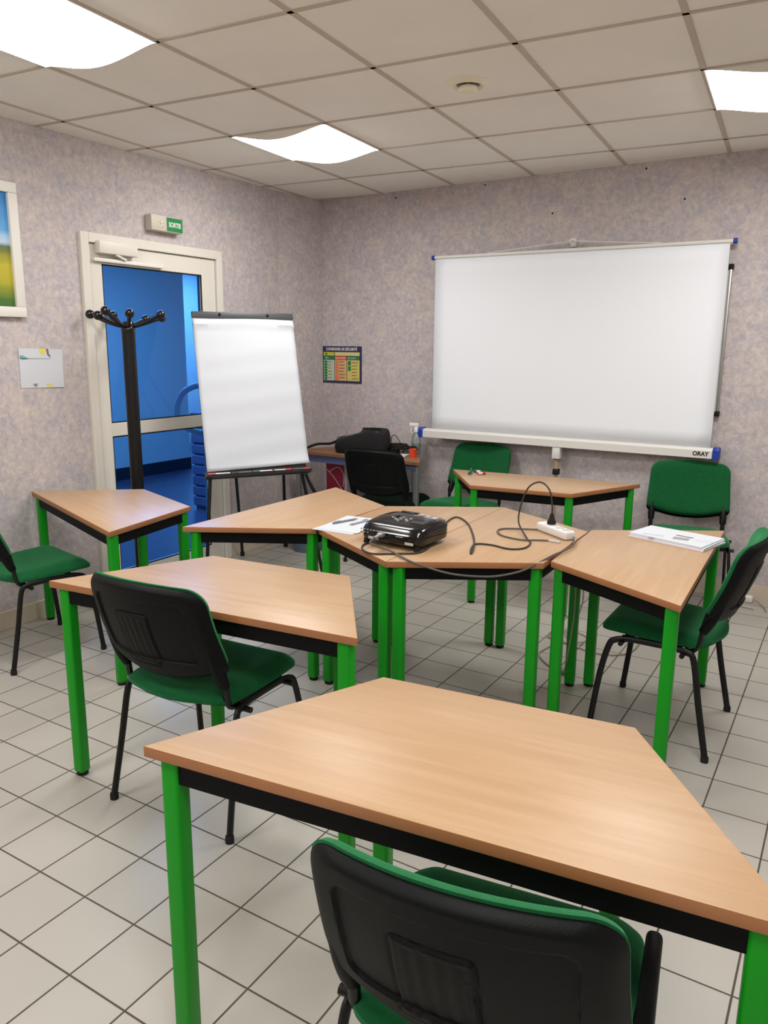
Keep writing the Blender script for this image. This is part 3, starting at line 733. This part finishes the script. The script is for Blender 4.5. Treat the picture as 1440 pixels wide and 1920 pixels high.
# markers lying in the tray
fM = Matrix.Translation((.848, -1.467, 0)) @ Matrix.Rotation(FY, 4, 'Z') @ MT
def marker(name, P, Q, rad, body, cap, label, group, capend=.32):
    P, Q = Vector(P), Vector(Q); t = thing(name, label, 'marker', P, 0, group); e = Q - P
    b = MB(); b.tube([(0, 0, 0), e * (1 - capend)], rad, 12, 0); b.build('barrel', body, t)
    b = MB(); b.tube([e * (1 - capend), e * .96, e], rad * 1.1, 12, 0); b.build('cap', cap, t)
    b = MB(); b.tube([e * -.03, Vector((0, 0, 0))], rad * .9, 12, 0); b.build('end_plug', cap, t)
    return t
for (u0, u1, body, cap, lb) in ((-.195, -.33, M_paper2, M_red, 'red capped marker at the left end of the flip chart tray'), (-.06, -.185, M_gcable, M_black, 'dark marker second from left on the flip chart tray'), (.075, -.05, M_paper2, M_dgreen, 'pale green ended marker in the middle of the flip chart tray'), (.09, .20, M_marker, M_red, 'grey marker with red cap right of middle on the flip chart tray'), (.215, .325, M_gcable, M_red, 'dark marker with red cap at the right end of the flip chart tray')):
    marker('marker_pen', fM @ Vector((u0, -.045, -.026)), fM @ Vector((u1, -.045, -.026)), .0095, body, cap, lb, 'markers on the flip chart tray', .35)

# ------------------------------------------------------------ waste bin
wbn = thing('waste_bin', 'blue grey waste bin on the floor behind the flip chart legs', 'bin', (.56, -.64 + .06, 0))
b = MB(); b.lathe([(0, .004), (.10, .004), (.105, 0), (.108, .01), (.135, .30), (.14, .305), (.134, .305), (.104, .015), (0, .012)], n=32); b.build('bin_body', M_bin, wbn)
b = MB(); b.lathe([(.136, .292), (.143, .295), (.143, .308), (.136, .31)], n=32); b.build('rim', M_bin, wbn)

# ------------------------------------------------------------ corner desk (trapezoid) and its load
dk = thing('corner_desk', 'brown topped trapezoid desk in the corner under the bag and cables', 'desk', (.90, -.515, 0), R_(-1.5))
poly = [(-.6, 0), (.6, 0), (.3, .5196), (-.3, .5196)]
poly = [(-.56, 0), (.6, 0), (.32, .485), (-.34, .485)]
b = MB(); b.prism(poly, .724, .75, .002, 1); b.build('desktop', M_deskwood, dk)
b = MB(); b.box(-.50, .1, .02, .04, .67, .7235).box(.1, .55, .02, .04, .685, .7235); b.build('apron', M_apron2, dk, smooth=False)
for (x, y) in ((-.51, .04), (.55, .04), (-.31, .44), (.30, .44)):
    b = MB(); b.box(x - .017, x + .017, y - .017, y + .017, .01, .7235, .004); lg = b.build('leg', M_steel, dk)
    b = MB(); b.box(x - .018, x + .018, y - .018, y + .018, 0, .014, .003); b.build('foot_cap', M_rubber, lg)

bg = thing('laptop_bag', 'black nylon bag lying on the corner desk', 'bag', (.88, -.30, .751), R_(22))
b = MB(); n = 40; NR = 18
def bagf(i, j):
    a = 2 * PI * i / n; v = j / (NR - 1)
    rx, ry = .205, .135; ex_ = .45
    c_, s_ = math.cos(a), math.sin(a)
    x = rx * abs(c_) ** ex_ * (1 if c_ >= 0 else -1); y = ry * abs(s_) ** ex_ * (1 if s_ >= 0 else -1)
    t = v; z = .19 * (1 - (1 - t) ** 1.0) if t < .8 else None
    if t < .8: z = .168 * t / .8 * (.93 + .07 * math.sin(a * 3)); k = .93 + .07 * math.sin(PI * t / .8)
    else: q = (t - .8) / .2; k = (.93) * (1 - q ** 1.6); z = .168 * (.93 + .07 * math.sin(a * 3)) * (1 - 0 * q) + .016 * math.sin(q * PI / 2)
    z *= .62 + .38 * sm(-.22, .12, x)
    return (x * k, y * k, z)
b.grid(bagf, n, NR, True)
b.bm.verts.ensure_lookup_table(); b.bm.faces.new([b.bm.verts[i] for i in range(n)][::-1])
b.build('bag_body', M_bag, bg)
b = MB(); b.tube([(-.14, -.09, .112), (-.02, -.115, .15), (.14, -.10, .165)], .0035, 8, 4).tube([(-.185, -.06, .10), (-.195, .0, .105), (-.185, .08, .10)], .0035, 8, 4); b.build('zip', M_gcable, bg)
b = MB(); b.tube([(-.18, .05, .09), (-.26, .06, .05), (-.36, .03, .045), (-.43, -.05, .022), (-.46, -.09, .008)], .018, 10, 5, .010); b.build('shoulder_strap', M_bag, bg)
b = MB(); b.tube([(.02, -.05, .165), (.05, -.06, .182), (.11, -.05, .184), (.14, -.04, .172)], .007, 8, 5); b.build('carry_handle', M_bag, bg)

b = MB(); base = Vector((1.17, -.20, .758)); random.seed(3)
for q in range(9):
    pts = []; cx, cy = random.uniform(-.11, .1), random.uniform(-.05, .06); R0 = random.uniform(.03, .06)
    for k in range(12):
        a = k * .95 + q; pts.append(base + Vector((cx + R0 * math.cos(a) * 1.5 * random.uniform(.8, 1.1), cy + R0 * math.sin(a) * random.uniform(.7, 1.1), abs(.035 * math.sin(k * .8 + q)) + random.uniform(0, .03) + .0)))
    b.tube(pts, .0045, 7, 4)
b.tube([base + Vector(v) for v in ((-.08, .0, .02), (-.1, .0, .10), (-.06, .0, .12), (0, .02, .02))], .003, 7, 5)
tag(b.build('tangled_cables', M_rubber), 'tangle of black cables between the bag and the spray bottle', 'cables', kind='stuff')
b = MB(); b.tube([base + Vector((-.05, -.05, .016)), base + Vector((.0, -.06, .016))], .016, 10, 0); b.box(1.06, 1.15, -.30, -.25, .7508, .775, .005)
tag(b.build('cable_adapter', M_black), 'small black power adapter on the desk beside the tangled cables', 'adapter')
ps = MB(); ps.box(-.12, .12, -.09, .09, 0, .006, M=Matrix.Translation((1.16, -.36, .751)) @ Matrix.Rotation(R_(12), 4, 'Z')); ps = tag(ps.build('paper_stack', M_paper, smooth=False), 'white papers on the corner desk behind the black chair', 'paper')

sp = thing('spray_bottle', 'clear spray bottle with white trigger head on the corner desk', 'bottle', (1.245, -.13, .7505), R_(200))
b = MB(); b.lathe([(0, 0), (.032, 0), (.035, .004), (.035, .10), (.03, .125), (.014, .15), (.013, .165), (0, .165)]); b.build('bottle_body', M_clear, sp)
b = MB(); b.lathe([(0, .003), (.031, .003), (.0315, .075), (0, .075)]); b.build('liquid', M_gel, sp)
b = MB(); b.lathe([(0, .16), (.017, .16), (.017, .19), (.012, .2), (0, .2)]); b.box(-.02, .052, -.011, .011, .20, .226, .005); b.tube([(.03, 0, .2), (.04, 0, .17), (.032, 0, .15)], .005, 8, 4); b.build('trigger_head', M_whitep, sp)
cp = thing('orange_cup', 'small orange cup at the right end of the corner desk', 'cup', (1.335, -.335, .7505))
b = MB(); b.lathe([(0, 0), (.022, 0), (.0225, .002), (.028, .058), (.029, .06), (.0265, .06), (.021, .004), (0, .004)]); b.build('cup_body', M_orange, cp)

bx = thing('cardboard_box', 'red and white printed box standing under the corner desk', 'box', (.64, -.25, 0), R_(12))
b = MB(); b.box(-.09, .09, -.09, .09, 0, .665, .004); b.build('box_body', M_paper2, bx)
b = MB(); b.box(-.08, .07, -.0925, -.0905, .40, .655); b.build('red_panel', mat('crimson print', (168, 34, 66), .6), bx, smooth=False)
b = MB(); b.tube([(-.06, -.095, .58), (.02, -.095, .62), (.065, -.095, .56), (.06, -.095, .47)], .003, 6, 5).tube([(-.075, -.095, .60), (-.01, -.095, .53), (.055, -.095, .44)], .003, 6, 5)
b.build('white_swirl', M_white, bx)
text('box_print', 'LG', .05, M_ink, bx, (-.045, -.0935, .32), (PI / 2, 0, 0), .0004, 1, bold=.001)
b = MB(); b.tube([Vector(v) for v in ((.47, -.50, .66), (.52, -.53, .56), (.60, -.53, .44), (.655, -.46, .32), (.665, -.40, .17), (.64, -.375, .016), (.54, -.38, .014))], .013, 10, 6)
tag(b.build('black_hose', M_rubber), 'thick black cable hanging below the left part of the corner desk', 'cable')

# ------------------------------------------------------------ projector
pj = thing('projector', 'glossy black projector on the hexagon table', 'projector', (2.497, -2.462, .738), R_(-4))
outl = []
def sq(a, rx, ry, e): c_, s_ = math.cos(a), math.sin(a); return (rx * abs(c_) ** e * (1 if c_ >= 0 else -1), ry * abs(s_) ** e * (1 if s_ >= 0 else -1))
b = MB(); n = 144
prof = [(.955, .020), (.985, .024), (1.0, .034), (1.0, .060), (.985, .078), (.94, .090), (.86, .0965), (.6, .101), (.3, .103)]
R = []
for k_, z in prof:
    ring = []
    for i in range(n):
        x, y = sq(2 * PI * i / n, .150, .128, .34)
        ring.append(b.bm.verts.new((x * k_, y * k_ + .006 * (z > .07), z - .010 * max(0, -y / .128) * (1 if z > .06 else 0))))
    R.append(ring)
for p_, q in zip(R, R[1:]):
    for i in range(n): b.bm.faces.new((p_[i], p_[(i + 1) % n], q[(i + 1) % n], q[i]))
b.bm.faces.new(R[0][::-1]); b.bm.faces.new(R[-1]); b.build('housing', M_gloss, pj)
for (x, y) in ((-.125, -.10), (.125, -.10), (0, .10)):
    b = MB(); b.lathe([(0, 0), (.014, 0), (.014, .008), (.010, .022), (0, .022)], (x, y, 0), 16); b.build('foot', M_rubber, pj)
# port side faces the viewer: labels and sockets
for x0_, x1_ in ((-.095, -.045), (.085, .125)):
    b = MB(); b.box(x0_, x1_, -.130, -.1285, .0265, .037); b.build('rating_label', M_marker, pj, smooth=False)
b = MB()
for k in range(5): b.box(-.135 + k * .016, -.127 + k * .016, -.1300, -.1285, .060, .065)
for k in range(3): b.box(-.135 + k * .016, -.127 + k * .016, -.1300, -.1285, .049, .053)
b.box(.04, .075, -.130, -.1285, .052, .056); b.build('port_markings', M_inkl, pj, smooth=False)
def topz(x, y): return .0985 - .008 * max(0, -y / .128) - .006 * (abs(x) / .15) ** 4
b = MB()
for (x, y) in ((-.055, -.010), (-.035, -.02), (-.015, -.01), (-.015, .012), (-.015, -.033), (.01, -.01), (.025, .005), (.025, -.025)): b.lathe([(0, .0035), (.006, .003), (.0068, -.004)], (x, y, topz(x, y)), 12)
b.build('control_buttons', M_inkl, pj)
b = MB()
for (x0_, x1_, y0_, y1_) in ((.005, .035, .085, .1), (.045, .07, .078, .094), (.08, .11, .072, .09), (-.005, .025, .068, .073), (.03, .11, .058, .064), (-.03, .01, .035, .042)):
    b.box(x0_, x1_, y0_, y1_, topz(x0_, y0_) - .004, topz(x0_, y0_) + .0035)
b.build('top_labels', M_marker, pj, smooth=False)
b = MB()
for k in range(9):
    b.box(.05, .115, -.04 + k * .006, -.0378 + k * .006, topz(.09, -.02) - .003, topz(.09, -.02) + .003)
    if k < 6: b.box(.06, .12, .02 + k * .005, .0218 + k * .005, topz(.09, .02) - .003, topz(.09, .02) + .003)
b.build('vent_slots', mat('slot grey', (84, 86, 92), .5), pj, smooth=False)
b = MB(); b.box(-.09, .0, .098, .118, .090, .1035, .004).tube([(-.045, .10, .062), (-.045, .134, .062)], .034, 20, 0); b.build('lens', M_gloss, pj)
b = MB(); b.box(-.038, -.008, -.155, -.129, .045, .062, .005).tube([(-.023, -.15, .053), (-.024, -.185, .047)], .008, 10, 0); b.build('plug_connector', M_steel, pj)

# ------------------------------------------------------------ power strip and cables
pst = thing('power_strip', 'white power strip lying on the right half of the hexagon table', 'power strip', (2.985, -1.995, .738), R_(-35))
b = MB(); b.box(-.108, .108, -.027, .027, 0, .038, .009, 3); b.build('strip_body', M_whitep, pst)
for x in (-.015, .042, .09):
    b = MB(); b.lathe([(.0, .0385), (.017, .0385), (.0185, .0395), (.0195, .0385)], (x - .01, 0, 0), 20); b.build('socket', M_marker, pst)
plg = thing('power_plug', 'black plug pushed into the white power strip', 'plug', (2.955, -1.965, .777), R_(-33))
b = MB(); b.lathe([(0, 0), (.019, 0), (.019, .012), (.013, .022), (.009, .038), (.006, .048), (0, .048)]); b.build('plug_body', M_rubber, plg)
TZ = .7415
def px(pts, z=TZ): return [onz(560 + a / 2.483, 860 + c_ / 2.483, z) for a, c_ in pts]
top = onz(1037, 968, .83)
arc = [Vector((2.955, -1.965, .822)), Vector((2.953, -1.962, .86)), Vector((2.935, -1.955, .925)), Vector((2.89, -1.95, .955)), Vector((2.84, -1.955, .93)), Vector((2.815, -1.97, .86)), Vector((2.815, -2.0, .775))]
b = MB(); b.tube(arc + px([(1062, 370), (1080, 392), (1050, 416), (980, 420), (900, 402), (825, 397), (803, 420), (803, 442), (815, 415), (815, 370), (790, 305), (740, 272), (695, 290), (655, 345), (612, 408), (555, 438)]) + px([(450, 442), (345, 442), (298, 424), (300, 402), (330, 390)]), .0038, 8, 5)
tag(b.build('projector_power_cord', M_dcable), 'black cord arching out of the power strip and winding round the projector', 'cable')
b = MB(); b.tube(px([(1112, 330), (1040, 327), (975, 325), (932, 330), (928, 345), (960, 362), (1040, 378), (1100, 379), (1165, 381)]), .0036, 8, 5)
cb2 = b.build('loose_cable', M_gcable); tag(cb2, 'grey cable looped on the table left of the power strip, ending in a pale tip', 'cable')
b = MB(); b.tube(px([(1165, 381), (1218, 390)]), .006, 8, 0); b.build('cable_tip', M_marker, cb2)
# thick grey video cable drooping over the table edge
E0, E1 = Vector((2.585, -2.762, 0)), Vector((3.11, -2.437, 0))
dv = (E1 - E0).normalized(); nv = Vector((dv.y, -dv.x, 0))
def edge(x_, y_, off=.018):
    """point on the vertical plane just outside the front table edge, seen at crop px"""
    X, Y = 560 + x_ / 2.483, 860 + y_ / 2.483; v = ray(X, Y); P0 = E0 + nv * off
    return CAMP + v * ((P0 - CAMP).dot(nv) / v.dot(nv))
cn = Matrix.Translation(pj.location) @ Matrix.Rotation(R_(-4), 4, 'Z') @ Vector((-.024, -.187, .047))
vga = [cn, cn + Vector((-.004, -.02, -.018))] + px([(425, 428)], .748) + [edge(520, 478, .012), edge(620, 513), edge(720, 538), edge(840, 549), edge(930, 546), edge(1030, 525, .016)] + [edge(1100, 494, .006) + Vector((0, 0, .0))] + px([(1180, 452), (1235, 428), (1278, 402), (1283, 382)], .746) + [Vector((3.098, -2.098, .750)), Vector((3.095, -2.085, .755))]
b = MB(); b.tube(vga, .0042, 10, 5)
tag(b.build('video_cable', M_gcable), 'grey video cable from the projector drooping over the front table edge', 'cable')
b = MB(); b.tube([Vector((3.085, -2.062, .757)), Vector((3.10, -2.075, .757)), Vector((3.106, -2.10, .748)), Vector((3.101, -2.07, .742)), Vector((3.0985, -2.05, .72)), Vector((3.098, -2.03, .6)), Vector((3.09, -1.99, .4)), Vector((3.075, -2.0, .2))] + [onz(960 + a / 3, 860 + c_ / 3, .006) for a, c_ in ((300, 1180), (275, 1195), (215, 1170), (155, 1110), (175, 1075), (280, 1035), (370, 1062), (470, 1094), (590, 1104), (680, 1080), (735, 1010), (800, 940))], .0034, 8, 5)
tag(b.build('strip_supply_cable', M_lcable), 'pale supply cable of the power strip running down onto the tiles', 'cable')
b = MB(); b.tube([onz(960 + a / 3, 860 + c_ / 3, z) for a, c_, z in ((395, 700, .42), (402, 770, .32), (385, 850, .18), (335, 960, .05), (300, 966, .007), (215, 985, .007), (205, 1000, .007), (280, 1030, .007), (360, 1035, .012), (425, 1025, .007), (400, 990, .007), (300, 966, .012), (325, 1040, .007), (320, 1110, .007), (290, 1180, .007), (280, 1205, .007))], .0034, 8, 5)
fcab = b.build('floor_cable', M_lcable); tag(fcab, 'pale cable coiled on the floor between the middle table legs', 'cable')
b = MB(); P = onz(960 + 285 / 3, 860 + 1210 / 3, .0); b.ball((P.x, P.y, .016), .018, 2, (1.3, 1, .8)); b.tube([Vector((P.x, P.y, .014)), Vector((P.x + .03, P.y - .02, .012))], .009, 8, 0); b.build('cable_plug', M_lcable, fcab)
wp_ = thing('wall_plug', 'white plug with short cable on the floor at the back wall', 'plug', (3.60, yb(3.6) - .045, 0))
b = MB(); b.box(-.03, .03, -.025, .025, 0.0, .045, .012, 3); b.build('plug_body', M_whitep, wp_)
b = MB(); b.tube([(.02, -.01, .03), (.06, -.03, .018), (.10, -.08, .006), (.12, -.16, .005)], .004, 8, 5).tube([(-.02, -.02, .01), (-.07, -.06, .005), (-.05, -.12, .005), (.05, -.15, .005)], .003, 8, 5); b.build('cable', M_lcable, wp_)

# ------------------------------------------------------------ papers and pens
def sheet(name, quad, z0, z1, m, label, cat='paper', group=None):
    c_ = sum((Vector(q) for q in quad), Vector((0, 0))) / 4
    o = None; b = MB(); b.prism([(q[0] - c_.x, q[1] - c_.y) for q in quad], 0, z1 - z0); o = b.build(name, m, smooth=False); o.location = (c_.x, c_.y, z0)
    return tag(o, label, cat, group)
sheet('paper_sheets', [(2.040, -2.496), (2.246, -2.486), (2.236, -2.186), (2.03, -2.196)], .7375, .7395, M_paper, 'white paper sheets on the table joint left of the projector')
pad_ = sheet('paper_sheet', [(2.052, -2.482), (2.256, -2.462), (2.224, -2.168), (2.02, -2.188)], .7397, .7412, M_paper, 'top sheet of paper under the two pens left of the projector')
def pen(a, c_, m, lb):
    P, Q = onz(*a, .7465), onz(*c_, .7465); t = thing('pen', lb, 'pen', P, 0, 'pens on the paper left of the projector'); e = Q - P
    b = MB(); b.tube([(0, 0, 0), e * .85], .0045, 10, 0); b.build('barrel', m, t)
    b = MB(); b.tube([e * .85, e], lambda t_: .0042 * (1 - .8 * t_), 10, 0); b.build('tip', M_steel, t)
    b = MB(); b.tube([e * .04 + Vector((0, 0, .0058)), e * .3 + Vector((0, 0, .0058))], .0012, 6, 0); b.build('clip', M_steel, t)
pen((624, 981), (672, 972), M_pen, 'grey pen lying farther left on the paper beside the projector')
pen((690, 975), (655, 984), M_pen2, 'pale pen lying nearer the projector on the paper')

docs = [([(3.262, -1.851), (3.586, -1.958), (3.640, -1.748), (3.318, -1.664)], .7375, .7445, 'bottom stack of printed sheets on the right table', M_paper2), ([(3.27, -1.845), (3.588, -1.947), (3.636, -1.735), (3.322, -1.655)], .7447, .7510, 'middle layer of printed sheets on the right table', M_paper), ([(3.262, -1.838), (3.578, -1.945), (3.632, -1.73), (3.312, -1.648)], .7512, .7552, 'topmost printed sheet with dark picture on the right table', M_paper)]
for k, (q, z0, z1, lb, m_) in enumerate(docs):
    o = sheet('printed_sheets', q, z0, z1, m_, lb, 'paper', 'printed sheets on the right table')
ang = math.atan2(-.107, .316)
def mark(name, P, Q, wd, m_):
    a = onz(*P, .7556) - o.location; c_ = onz(*Q, .7556) - o.location; n_ = Vector((-(c_ - a).y, (c_ - a).x, 0)).normalized() * wd / 2
    b = MB(); b.bm.faces.new([b.bm.verts.new((v.x, v.y, .0043)) for v in (a - n_, c_ - n_, c_ + n_, a + n_)]); b.build(name, m_, o, smooth=False)
mark('printed_picture', (1262, 1008), (1292, 1012), .05, M_inkl); mark('printed_bar', (1268, 1003), (1300, 1009), .012, M_ink)
mark('printed_lines', (1205, 1000), (1245, 1005), .02, mat('light print', (186, 186, 196), .8)); mark('printed_lines', (1215, 1006), (1225, 1008), .01, M_inkl); mark('printed_lines', (1305, 1012), (1335, 1017), .03, mat('light print', (200, 200, 208), .8))

def mk(a, c_, body, cap, lb, ce=.4): marker('whiteboard_marker', onz(*a, .7465), onz(*c_, .7465), .009, body, cap, lb, 'markers on the rear table', ce)
mk((884, 880), (880, 888), M_dgreen, M_dgreen, 'dark green marker pointing at the viewer on the rear table')
mk((902, 885), (890, 883), M_paper2, M_dgreen, 'white marker with green cap in the middle of the rear table markers')
mk((896, 888), (909, 887), M_paper2, M_red, 'white marker with red cap on the rear table')
